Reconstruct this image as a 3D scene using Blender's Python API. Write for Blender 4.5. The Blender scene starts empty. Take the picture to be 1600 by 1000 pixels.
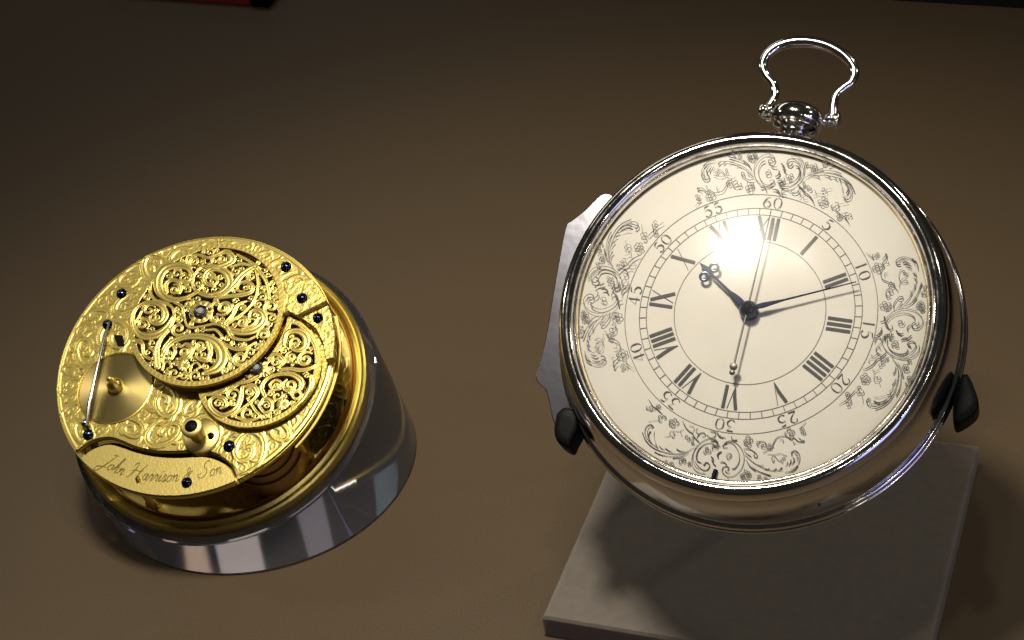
import bpy, math, random
import numpy as np
from mathutils import Matrix, Vector

random.seed(7)
rng = np.random.default_rng(7)
scene = bpy.context.scene
COL = scene.collection

# ------------------------------------------------------------------ camera
# camera axes here: x right, y down, z forward (metres); W turns them into the world (floor = z 0)
F = 3100.0                                     # focal length for a 1600 px wide frame
NF = np.array([-.124, -.783, -.610]); NF /= np.linalg.norm(NF)          # floor normal seen by the camera
XB = np.array([(408.5-800)/F, (722.8-500)/F, 1.0])*.768                  # centre of the acrylic drum's foot
DF = NF @ XB
_fw = np.array([0, 0, 1.0])
_Y = _fw - (_fw @ NF)*NF; _Y /= np.linalg.norm(_Y)
W = np.array([np.cross(_Y, NF), _Y, NF])
ORG = _fw*DF/(NF @ _fw)
def c2w(p): return W @ (np.asarray(p, float) - ORG)
CAM = c2w((0, 0, 0))
def floor_pt(px, py, h=0.0):
    r = np.array([(px-800)/F, (py-500)/F, 1.0]); return c2w(r*((DF+h)/(NF @ r)))
cam_d = bpy.data.cameras.new('camera'); cam = bpy.data.objects.new('camera', cam_d); COL.objects.link(cam)
cam_d.sensor_width = 36; cam_d.lens = 36*F/1600; cam_d.clip_start = .01; cam_d.clip_end = 50
_m = Matrix(((W[0, 0], -W[0, 1], -W[0, 2]), (W[1, 0], -W[1, 1], -W[1, 2]), (W[2, 0], -W[2, 1], -W[2, 2]))).to_4x4()
_m.translation = Vector(CAM); cam.matrix_world = _m
scene.camera = cam

# ------------------------------------------------------------------ world, lamps, exposure
world = bpy.data.worlds.new('World'); scene.world = world; world.use_nodes = True
bg = world.node_tree.nodes['Background']
bg.inputs[0].default_value = (.62, .57, .53, 1); bg.inputs[1].default_value = .026
scene.view_settings.view_transform = 'Standard'; scene.view_settings.look = 'None'
scene.view_settings.exposure = 0; scene.view_settings.gamma = 1
scene.view_settings.use_curve_mapping = False
cy = scene.cycles
cy.max_bounces = 14; cy.glossy_bounces = 6; cy.transmission_bounces = 12; cy.transparent_max_bounces = 12
cy.use_denoising = True; cy.sample_clamp_indirect = 6; cy.caustics_refractive = True; cy.caustics_reflective = False

def spot(name, loc, aim, watts, radius=.012, cone=60, blend=1.0, color=(1, .86, .66)):
    l = bpy.data.lights.new(name, 'SPOT'); l.energy = watts; l.shadow_soft_size = radius
    l.spot_size = math.radians(cone); l.spot_blend = blend; l.color = color
    o = bpy.data.objects.new(name, l); COL.objects.link(o); o.location = loc
    o.rotation_euler = (Vector(aim)-Vector(loc)).to_track_quat('-Z', 'Y').to_euler(); return o
def area(name, loc, aim, watts, sx, sy, color):
    l = bpy.data.lights.new(name, 'AREA'); l.energy = watts; l.shape = 'RECTANGLE'; l.size = sx; l.size_y = sy; l.color = color
    o = bpy.data.objects.new(name, l); COL.objects.link(o); o.location = loc
    o.rotation_euler = (Vector(aim)-Vector(loc)).to_track_quat('-Z', 'Y').to_euler(); return o
# a row of small warm spots in the top of the showcase
DC = c2w(np.array([2.19367088, -.07428937, 18.33406313])*.0338)       # dial centre
def dirl(x, y, z, d): v = np.array((x, y, z)); return tuple(DC+v/np.linalg.norm(v)*d)
WARM = (1, .915, .77)
spot('key_spot', dirl(-.205, .075, .977, .78), (DC[0]-.07, DC[1]+.03, 0), 23, radius=.062, cone=50, color=WARM)
spot('second_spot', dirl(-.01, -.05, .999, .75), (DC[0]-.05, DC[1], 0), 2.2, radius=.02, cone=70, color=WARM)
for x, y, z, w_ in ((-.85, .42, .45, 2.0), (.62, .42, .55, 3.0), (.80, .05, .55, 2.5)):
    spot('side_spot', dirl(x, y, z, .9), (DC[0]-.10, DC[1]+.03, 0), w_, radius=.03, cone=60, color=WARM)
# strip light added at the back, for bezel highlights and drum glints
area('added_back_strip', (DC[0]-.30, DC[1]+.78, .47), (DC[0]-.10, DC[1], .04), .45, .60, .10, WARM)
# dim panels added out of view behind, only for glints inside the clear drum
_d = c2w(XB)
for vx, vy, vz, w_, sx, sy, roll, cl_ in ((.21, .97, .13, .022, .05, .30, 24, (1, .72, .50)), (.03, .98, .11, .034, .11, .24, -30, (1, .86, .76)), (-.20, .96, .07, .010, .10, .18, 16, (.85, .75, .8)), (-.58, .80, .05, .014, .18, .2, 8, (.55, .72, .8))):
    p_ = Vector(_d)+Vector((vx, vy, vz)).normalized()*.95; a_ = area('drum_glint_light', p_, _d, w_, sx, sy, cl_); a_.rotation_euler.rotate_axis('Z', math.radians(roll))
# the cool light of the room outside the glass, behind the visitor
area('room_glow', (1.0, -1.75, .10), (.1, -.05, .08), 5.5, .85, 1.1, (.42, .45, 1.0))

def point(name, loc, watts, radius, color):
    l = bpy.data.lights.new(name, 'POINT'); l.energy = watts; l.shadow_soft_size = radius; l.color = color
    o = bpy.data.objects.new(name, l); COL.objects.link(o); o.location = loc; return o
# far lamps of the gallery, mirrored as small dots in the polished case
for x, y, z in ((.45, -1.25, .55), (.75, -1.1, .62), (1.05, -.85, .55), (.15, -1.35, .75)):
    point('gallery_lamp', (x, y, z), 1.5, .018, (1, .92, .8))

# ------------------------------------------------------------------ materials
def mat(name, base, rough=.5, metal=0.0, **kw):
    m = bpy.data.materials.new(name); m.use_nodes = True
    nt = m.node_tree; b = nt.nodes['Principled BSDF']
    b.inputs['Base Color'].default_value = (*base, 1); b.inputs['Roughness'].default_value = rough; b.inputs['Metallic'].default_value = metal
    for k, v in kw.items():
        k = k.replace('_', ' ')
        if k in b.inputs: b.inputs[k].default_value = v
    return m
def noise_bump(m, scale, strength, dist=.0004, detail=4, kind='NOISE'):
    nt = m.node_tree; b = nt.nodes['Principled BSDF']
    tc = nt.nodes.new('ShaderNodeTexCoord')
    t = nt.nodes.new('ShaderNodeTexNoise'); t.inputs['Scale'].default_value = scale; t.inputs['Detail'].default_value = detail
    nt.links.new(tc.outputs['Object'], t.inputs['Vector'])
    bp = nt.nodes.new('ShaderNodeBump'); bp.inputs['Strength'].default_value = strength; bp.inputs['Distance'].default_value = dist
    nt.links.new(t.outputs['Fac'], bp.inputs['Height']); nt.links.new(bp.outputs['Normal'], b.inputs['Normal'])
    return t
def noise_color(m, scale, c0, c1, lo=.35, hi=.65, detail=5, rough=None):
    nt = m.node_tree; b = nt.nodes['Principled BSDF']
    tc = nt.nodes.new('ShaderNodeTexCoord')
    t = nt.nodes.new('ShaderNodeTexNoise'); t.inputs['Scale'].default_value = scale; t.inputs['Detail'].default_value = detail
    nt.links.new(tc.outputs['Object'], t.inputs['Vector'])
    r = nt.nodes.new('ShaderNodeValToRGB'); r.color_ramp.elements[0].position = lo; r.color_ramp.elements[1].position = hi
    r.color_ramp.elements[0].color = (*c0, 1); r.color_ramp.elements[1].color = (*c1, 1)
    nt.links.new(t.outputs['Fac'], r.inputs['Fac']); nt.links.new(r.outputs['Color'], b.inputs['Base Color'])
    if rough:
        mr = nt.nodes.new('ShaderNodeMapRange'); mr.inputs['To Min'].default_value = rough[0]; mr.inputs['To Max'].default_value = rough[1]
        nt.links.new(t.outputs['Fac'], mr.inputs['Value']); nt.links.new(mr.outputs['Result'], b.inputs['Roughness'])
M = {}
M['board'] = mat('brown_board', (.075, .052, .032), .62); noise_color(M['board'], 2600, (.050, .0315, .0138), (.122, .080, .037), .3, .7, 9); noise_bump(M['board'], 2600, .3, .0002)
M['dark'] = mat('dark_case', (.012, .006, .005), .7)
M['slab'] = mat('frosted_acrylic', (.15, .13, .112), .5, Subsurface_Weight=.6, Subsurface_Scale=.010); noise_bump(M['slab'], 1500, .12, .0002); noise_color(M['slab'], 300, (.158, .136, .112), (.178, .153, .126)); M['slab'].node_tree.nodes['Principled BSDF'].inputs['Subsurface Radius'].default_value = (1, .9, .8)
M['acrylic'] = mat('clear_acrylic', (.80, .78, .82), .045, 0, Transmission_Weight=.96, IOR=1.49)
M['silver'] = mat('polished_silver', (.86, .83, .79), .09, 1.0); noise_bump(M['silver'], 260, .10, .0006, 3)
def smudge(m, lo, hi):
    nt = m.node_tree; t = nt.nodes.new('ShaderNodeTexNoise'); t.inputs['Scale'].default_value = 70; t.inputs['Detail'].default_value = 8; t.inputs['Roughness'].default_value = .7
    tc = nt.nodes.new('ShaderNodeTexCoord'); nt.links.new(tc.outputs['Object'], t.inputs['Vector'])
    mr = nt.nodes.new('ShaderNodeMapRange'); mr.inputs['From Min'].default_value = .35; mr.inputs['From Max'].default_value = .7; mr.inputs['To Min'].default_value = lo; mr.inputs['To Max'].default_value = hi
    nt.links.new(t.outputs['Fac'], mr.inputs['Value']); nt.links.new(mr.outputs['Result'], nt.nodes['Principled BSDF'].inputs['Roughness'])
smudge(M['silver'], .05, .20)
M['silver_dim'] = mat('worn_silver', (.70, .67, .63), .2, 1.0); noise_bump(M['silver_dim'], 300, .15, .0006, 3)
M['plate'] = mat('hammered_plate', (.45, .45, .52), .16, 1.0); noise_bump(M['plate'], 120, .08, .0006, 2)
M['enamel'] = mat('cream_enamel', (.82, .78, .69), .38, Specular_IOR_Level=.25); noise_color(M['enamel'], 60, (.80, .76, .665), (.83, .795, .705))
M['ink'] = mat('black_ink', (.03, .028, .03), .5)
M['fineink'] = mat('fine_ink', (.11, .105, .095), .5)
M['blued'] = mat('blued_steel', (.030, .042, .085), .16, 1.0)
M['steel'] = mat('steel', (.42, .42, .44), .22, 1.0)
M['paledhand'] = mat('grey_steel', (.16, .15, .135), .4, .9)
M['gold'] = mat('gilt_brass', (.76, .605, .17), .35, 1.0); noise_bump(M['gold'], 1800, .10, .0003, 4)
M['engraved'] = mat('engraved_gilt', (.75, .60, .168), .37, 1.0); noise_bump(M['engraved'], 1400, .10, .0003, 4)
M['foot'] = mat('engraved_foot', (.69, .55, .16), .38, 1.0); noise_bump(M['foot'], 520, .6, .0007, 6)
M['satin'] = mat('satin_gilt', (.71, .575, .19), .42, 1.0); noise_bump(M['satin'], 1800, .12, .0003, 3)
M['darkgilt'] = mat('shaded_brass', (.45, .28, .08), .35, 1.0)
M['cavity'] = mat('cavity_shade', (.035, .02, .006), .6, .3)  # near-black brown that paints the shade inside holes and groove
M['dimgilt'] = mat('dim_gilt', (.42, .34, .18), .3, 1.0)
M['engrave'] = mat('engraved_line', (.20, .13, .035), .5, .8)
M['script'] = mat('cut_script', (.58, .46, .15), .3, 1.0)
M['jewel'] = mat('jewel', (.85, .83, .86), .05, 0.0, Transmission_Weight=.5, IOR=1.7)
M['rubber'] = mat('black_rubber', (.003, .003, .004), .5, Specular_IOR_Level=.12)
M['red'] = mat('red_card', (.42, .035, .02), .6); noise_bump(M['red'], 900, .2)
# thin domed crystal: clear with a mirror-like skin by Fresnel
g = bpy.data.materials.new('crystal'); g.use_nodes = True; nt = g.node_tree; nt.nodes.clear()
o_ = nt.nodes.new('ShaderNodeOutputMaterial'); mx = nt.nodes.new('ShaderNodeMixShader'); tr = nt.nodes.new('ShaderNodeBsdfTransparent'); gl = nt.nodes.new('ShaderNodeBsdfGlossy'); fr = nt.nodes.new('ShaderNodeFresnel')
fr.inputs['IOR'].default_value = 1.36; gl.inputs['Roughness'].default_value = .23; tr.inputs[0].default_value = (.985, .985, .98, 1)
nt.links.new(fr.outputs[0], mx.inputs[0]); nt.links.new(tr.outputs[0], mx.inputs[1]); nt.links.new(gl.outputs[0], mx.inputs[2]); nt.links.new(mx.outputs[0], o_.inputs[0])
M['crystal'] = g
# brushed disc: fine radial brushing
bd = mat('brushed_disc', (.56, .45, .17), .38, 1.0); nt = bd.node_tree; b = nt.nodes['Principled BSDF']
b.inputs['Anisotropic'].default_value = .6; b.inputs['Anisotropic Rotation'].default_value = .25; tg = nt.nodes.new('ShaderNodeTangent'); tg.direction_type = 'RADIAL'; tg.axis = 'Z'; nt.links.new(tg.outputs[0], b.inputs['Tangent'])
M['brushed'] = bd

# ------------------------------------------------------------------ mesh helpers
class MB:
    def __init__(s): s.v = []; s.f = []; s.smooth = True
    def add(s, vs, fs):
        n = len(s.v); s.v += [tuple(map(float, p)) for p in vs]; s.f += [tuple(i+n for i in f) for f in fs]; return s
    def lathe(s, prof, seg=96, a0=0, a1=2*math.pi, axis='z', cx=0, cy=0, cz=0):
        full = abs(a1-a0-2*math.pi) < 1e-6; n = seg if full else seg+1
        vs = []; fs = []
        for r, z in prof:
            for i in range(n):
                a = a0+(a1-a0)*i/seg
                c, d = r*math.cos(a), r*math.sin(a)
                if axis == 'z': vs.append((cx+c, cy+d, cz+z))
                elif axis == 'y': vs.append((cx+d, cy+z, cz+c))
                else: vs.append((cx+z, cy+c, cz+d))
        for j in range(len(prof)-1):
            for i in range(seg):
                k = (i+1) % n
                fs.append((j*n+i, j*n+k, (j+1)*n+k, (j+1)*n+i))
        return s.add(vs, fs)
    def tube(s, pts, rad, seg=12, cap=True):
        P = [np.array(p, float) for p in pts]; n = len(P)
        if not hasattr(rad, '__len__'): rad = [rad]*n
        vs = []; fs = []; up = None
        for i in range(n):
            t = P[min(i+1, n-1)]-P[max(i-1, 0)]; t /= np.linalg.norm(t)+1e-12
            if up is None:
                up = np.cross(t, (0, 0, 1.0))
                if np.linalg.norm(up) < .1: up = np.cross(t, (1.0, 0, 0))
            up = up-(up@t)*t; up /= np.linalg.norm(up); q = np.cross(t, up)
            for k in range(seg):
                a = 2*math.pi*k/seg; vs.append(P[i]+rad[i]*(math.cos(a)*up+math.sin(a)*q))
        for i in range(n-1):
            for k in range(seg):
                l = (k+1) % seg; fs.append((i*seg+k, i*seg+l, (i+1)*seg+l, (i+1)*seg+k))
        if cap: fs += [tuple(range(seg))[::-1], tuple((n-1)*seg+k for k in range(seg))]
        return s.add(vs, fs)
    def prism(s, poly, z0, z1, bev=0):
        poly = [tuple(p[:2]) for p in poly]
        A = sum(poly[i][0]*poly[(i+1) % len(poly)][1]-poly[(i+1) % len(poly)][0]*poly[i][1] for i in range(len(poly)))
        if A < 0: poly = poly[::-1]
        n = len(poly); c = np.mean(poly, 0)
        rings = [(0, z0), (0, z1-bev), (bev, z1)] if bev else [(0, z0), (0, z1)]
        vs = []
        for d, z in rings:
            for i in range(n):
                p = np.array(poly[i]); a = np.array(poly[i-1]); b = np.array(poly[(i+1) % n])
                t = b-a; nn = np.array((t[1], -t[0]))/(np.linalg.norm(t)+1e-12)
                vs.append((*(p-nn*d), z))
        fs = []
        for j in range(len(rings)-1):
            for i in range(n):
                k = (i+1) % n; fs.append((j*n+i, j*n+k, (j+1)*n+k, (j+1)*n+i))
        fs += [tuple(range(n))[::-1], tuple((len(rings)-1)*n+i for i in range(n))]
        return s.add(vs, fs)
    def ball(s, c, rx, ry=None, rz=None, nu=20, nv=12):
        ry = rx if ry is None else ry; rz = rx if rz is None else rz
        vs = []; fs = []
        for j in range(nv+1):
            t = math.pi*j/nv
            for i in range(nu):
                a = 2*math.pi*i/nu
                vs.append((c[0]+rx*math.sin(t)*math.cos(a), c[1]+ry*math.sin(t)*math.sin(a), c[2]+rz*math.cos(t)))
        for j in range(nv):
            for i in range(nu):
                k = (i+1) % nu; fs.append((j*nu+i, (j+1)*nu+i, (j+1)*nu+k, j*nu+k))
        return s.add(vs, fs)
    def box(s, x0, x1, y0, y1, z0, z1):
        return s.prism([(x0, y0), (x1, y0), (x1, y1), (x0, y1)], z0, z1, min(x1-x0, y1-y0, z1-z0)*.08)
    def ribbon(s, pts, wid, z):
        P = np.array(pts, float); n = len(P); w = np.array(wid if hasattr(wid, '__len__') else [wid]*n, float)
        T = np.gradient(P, axis=0); T /= np.linalg.norm(T, axis=1)[:, None]+1e-15
        N = np.c_[-T[:, 1], T[:, 0]]
        vs = [(*p, z) for p in P+N*w[:, None]]+[(*p, z) for p in P-N*w[:, None]]
        return s.add(vs, [(n+i, n+i+1, i+1, i) for i in range(n-1)])
    def ring(s, r0, r1, z, seg=160, cx=0, cy=0):
        return s.lathe([(r1, z), (r0, z)], seg, cx=cx, cy=cy)
    def obj(s, name, m, parent=None, smooth=True, angle=40, loc=None):
        me = bpy.data.meshes.new(name); me.from_pydata(s.v, [], s.f); me.update()
        me.materials.append(M[m] if isinstance(m, str) else m)
        o = bpy.data.objects.new(name, me); COL.objects.link(o)
        if smooth:
            for p in me.polygons: p.use_smooth = True
            if angle: me.set_sharp_from_angle(angle=math.radians(angle))
        if parent: o.parent = parent
        if loc: o.location = loc
        return o
def tag(o, label=None, cat=None, group=None, kind=None):
    if label: o['label'] = label
    if cat: o['category'] = cat
    if group: o['group'] = group
    if kind: o['kind'] = kind
    return o
def spline(pts, wid=None, n=7):
    """Catmull-Rom through pts, with the half-widths carried along"""
    P = np.array(pts, float); m = len(P)
    w = np.array(wid if hasattr(wid, '__len__') else [wid or 0]*m, float)
    if len(w) != m: w = np.interp(np.linspace(0, 1, m), np.linspace(0, 1, len(w)), w)
    Q = np.vstack([2*P[0]-P[1], P, 2*P[-1]-P[-2]]); V = np.r_[w[0], w, w[-1]]
    out = []; ow = []
    for i in range(m-1):
        p0, p1, p2, p3 = Q[i:i+4]
        for k in range(n):
            t = k/n
            out.append(.5*((2*p1)+(-p0+p2)*t+(2*p0-5*p1+4*p2-p3)*t*t+(-p0+3*p1-3*p2+p3)*t**3))
            ow.append(V[i+1]*(1-t)+V[i+2]*t)
    out.append(P[-1]); ow.append(w[-1])
    return np.array(out), np.array(ow)
def frame(o_cam, x, y, z):
    m = Matrix([[*(W[i] @ np.array([x, y, z]).T), 0] for i in range(3)]+[[0, 0, 0, 1]]); m.translation = Vector(c2w(o_cam)); return m
def thing(name, mtx, label, cat, group=None):
    e = bpy.data.objects.new(name, None); COL.objects.link(e); e.empty_display_size = .01; e.matrix_world = mtx
    return tag(e, label, cat, group)
def on_plane(px, py, o, x, y, z, h=0):
    """point of the photograph -> local (x, y) on the plane h above a frame's origin"""
    r = np.array([(px-800)/F, (py-500)/F, 1.0]); p0 = o+z*h
    p = r*((p0 @ z)/(r @ z))-p0
    return np.array((p @ x, p @ y))

# ------------------------------------------------------------------ the board and what lies at its edge
YAW = math.radians(-25.2)
def yawed(name, loc): 
    m = Matrix.Rotation(YAW, 4, 'Z'); m.translation = Vector(loc); return m
b = MB(); b.box(-.9, .9, -.9, 0, -.02, 0)
board = b.obj('display_board', 'board', None, False); board.matrix_world = yawed('', floor_pt(1420, 0)); tag(board, kind='structure')
b = MB(); b.box(-3, 3, -3, 3, -.10, -.06)
t_ = b.obj('showcase_floor', 'dark', None, False); tag(t_, kind='structure')

card = thing('red_sign', yawed('', floor_pt(395, 8)), 'red block with a black end at the top edge of the board', 'sign')
MB().box(-.09, -.001, 0, .03, 0, .006).obj('red_face', 'red', card, False)
MB().box(0, .0105, -.0015, .03, 0, .006).obj('black_end', 'rubber', card, False)

# ------------------------------------------------------------------ frosted slab under the watch
sl = MB(); e1 = (math.cos(math.radians(-24.7)), math.sin(math.radians(-24.7)))
SH = .0095; bl_ = floor_pt(846, 963.2, SH); tr__ = floor_pt(1529.2, 695.7, SH); SY = math.radians(-24.7)
dxy = tr__-bl_; lx = dxy[0]*math.cos(SY)+dxy[1]*math.sin(SY); ly = -dxy[0]*math.sin(SY)+dxy[1]*math.cos(SY)
sl.prism([(0, 0), (lx, 0), (lx, ly), (0, ly)], .0002, SH, .0011)
slab = sl.obj('acrylic_slab', 'slab', None, False)
m_ = Matrix.Rotation(SY, 4, 'Z'); m_.translation = Vector((bl_[0], bl_[1], 0)); slab.matrix_world = m_
tag(slab, 'flat frosted grey acrylic slab lying on the brown board beneath the silver watch', 'slab')

# ------------------------------------------------------------------ watch frame (dial centre), U = radius of the minute track
U = .0338
RW = np.array([[.93963472, -.23200158, .2515191], [.14300496, .93403305, .32731001], [-.31086359, -.27158337, .91082726]])
WX, WY, WZ = RW[:, 0], -RW[:, 1], -RW[:, 2]
WO = np.array([2.19367088, -.07428937, 18.33406313])*U
ZB = -1.02*U                                  # back of the case
watch = thing('pocket_watch', frame(WO+WZ*ZB, WX, WY, WZ), 'large polished silver pocket watch with white enamel dial propped face up on the slab', 'watch')
def wp(px, py, z=0): return on_plane(px, py, WO, WX, WY, WZ, z*U)/U
OFF = (0, 0, -ZB)
def wobj(mb, name, m, parent=watch, **k):
    mb.v = [(x*U, y*U, z*U) for x, y, z in mb.v]
    return mb.obj(name, m, parent, loc=OFF if parent is watch else None, **k)

def smooth_prof(pts, n=6): return [tuple(p) for p in spline(pts, 0, n)[0]]
# bezel
bz = MB(); bz.lathe(smooth_prof([(1.622, -.03), (1.624, .03), (1.634, .062), (1.645, .066)], 4)+smooth_prof([(1.65, .060), (1.672, .098), (1.71, .118), (1.755, .105), (1.79, .062), (1.805, .01), (1.80, -.035)], 6), 220)
wobj(bz, 'bezel', 'silver', angle=50)
bd_ = MB(); bd_.lathe(smooth_prof([(1.785, -.04), (1.80, -.052), (1.835, -.12), (1.865, -.24), (1.886, -.36), (1.897, -.46), (1.90, -.515)], 6)+smooth_prof([(1.902, -.52), (1.918, -.522), (1.934, -.538), (1.938, -.56), (1.934, -.582), (1.922, -.598)], 5)
    + smooth_prof([(1.92, -.604), (1.942, -.616), (1.947, -.638), (1.935, -.66), (1.89, -.675)], 5)+smooth_prof([(1.885, -.68), (1.78, -.77), (1.5, -.90), (1.0, -.99), (.5, -1.015), (.001, -1.02)], 6), 220)
wobj(bd_, 'case_band', 'silver', angle=50)
er = MB(); er.lathe([(1.6235, -.03), (1.6235, .008), (1.611, .010), (1.609, -.02)], 200); wobj(er, 'dial_edge_ring', 'dimgilt')
# dial, slightly domed enamel
dl = MB(); dl.lathe([(1.618, -.03), (1.618, -.002), (1.60, 0), (.8, 0), (.05, 0), (.001, 0)], 200)
dial = wobj(dl, 'dial', 'enamel', angle=30)
PRN = [0]
def inkz():
    PRN[0] += 1; return .0035+PRN[0]*.00004
tr_ = MB()
for r, w in ((.967, .0035), (1.033, .0035), (.703, .003), (1.172, .003)): tr_.ring(r-w, r+w, inkz())
for k in range(60):
    a = math.radians(6*k); s, c = math.sin(a), math.cos(a); w = .0035
    z = inkz(); tr_.ribbon([(s*.967, c*.967), (s*1.033, c*1.033)], w, z)
wobj(tr_, 'minute_track', 'fineink', dial, smooth=False)
# Roman hours: x along the rim, y outwards from .72 to .955
def stroke(mb, pts, wid, ang, r0, n=6):
    P, w_ = spline(pts, wid, n); a = math.radians(ang); s, c = math.sin(a), math.cos(a)
    Q = np.c_[P[:, 0]*c+(P[:, 1]+r0)*s, -P[:, 0]*s+(P[:, 1]+r0)*c]
    mb.ribbon(Q, w_, inkz())
def roman(txt, ang):
    mb = MB(); H0, H1 = .725, .948; hh = H1-H0
    adv = {'I': .052, 'V': .112, 'X': .125}; tot = sum(adv[c] for c in txt); x = -tot/2
    for c in txt:
        a = adv[c]; m = x+a/2
        if c == 'I':
            stroke(mb, [(m, 0), (m, hh)], .0155, ang, H0, 1)
        elif c == 'V':
            stroke(mb, [(x+.016, hh), (m-.005, hh*.45), (m+.004, 0)], [.016, .016, .003], ang, H0, 1); stroke(mb, [(m+.004, 0), (x+a-.012, hh)], .003, ang, H0, 1)
        else:
            stroke(mb, [(x+.016, hh), (x+a-.016, 0)], .016, ang, H0, 1); stroke(mb, [(x+.014, 0), (x+a-.014, hh)], .003, ang, H0, 1)
        x += a
    return wobj(mb, 'hour_numeral', 'ink', dial, smooth=False)
for k, t in enumerate(('I', 'II', 'III', 'IIII', 'V', 'VI', 'VII', 'VIII', 'IX', 'X', 'XI', 'XII')): roman(t, 30*(k+1))
DG = {'0': [([(.5, 1), (.14, .82), (.06, .5), (.14, .18), (.5, 0), (.86, .18), (.94, .5), (.86, .82), (.5, 1)], [.012, .035, .06, .035, .012, .035, .06, .035, .012])],
 '1': [([(.5, 0), (.5, 1)], [.05, .05]), ([(.5, .99), (.3, .86)], [.02, .01])],
 '2': [([(.12, .74), (.2, .92), (.5, 1), (.82, .86), (.8, .62), (.45, .3), (.06, .05)], [.05, .03, .02, .06, .07, .03, .015]), ([(.06, .04), (.92, .04)], [.04, .055])],
 '3': [([(.1, .97), (.86, .97)], [.05, .045]), ([(.86, .95), (.42, .58)], [.012, .012]), ([(.42, .58), (.75, .54), (.92, .3), (.7, .06), (.35, 0), (.1, .14)], [.012, .035, .065, .04, .025, .05])],
 '4': [([(.66, 0), (.66, 1)], [.05, .05]), ([(.66, 1), (.02, .3)], [.012, .012]), ([(.02, .29), (.98, .29)], [.016, .016])],
 '5': [([(.28, .93), (.6, .98), (.9, 1.0)], [.05, .045, .01]), ([(.28, .96), (.2, .55)], [.012, .012]), ([(.2, .55), (.5, .64), (.86, .48), (.88, .2), (.5, 0), (.1, .12)], [.012, .03, .065, .06, .025, .05])],
 '6': [([(.84, .98), (.42, .84), (.12, .42), (.16, .12), (.5, 0), (.86, .14), (.86, .42), (.52, .58), (.18, .42)], [.012, .03, .06, .05, .015, .045, .055, .02, .012])]}
for k in range(1, 13):
    mb = MB(); txt = str(5*k); h = .108; wd = .078; gap = .022; tot = len(txt)*wd+(len(txt)-1)*gap; x = -tot/2
    for c in txt:
        for pts, wid in DG[c]: stroke(mb, [(x+px*wd, py*h) for px, py in pts], [w*h for w in wid], 30*k, 1.046, 5)
        x += wd+gap
    wobj(mb, 'minute_numeral', 'ink', dial, smooth=False)

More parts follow.
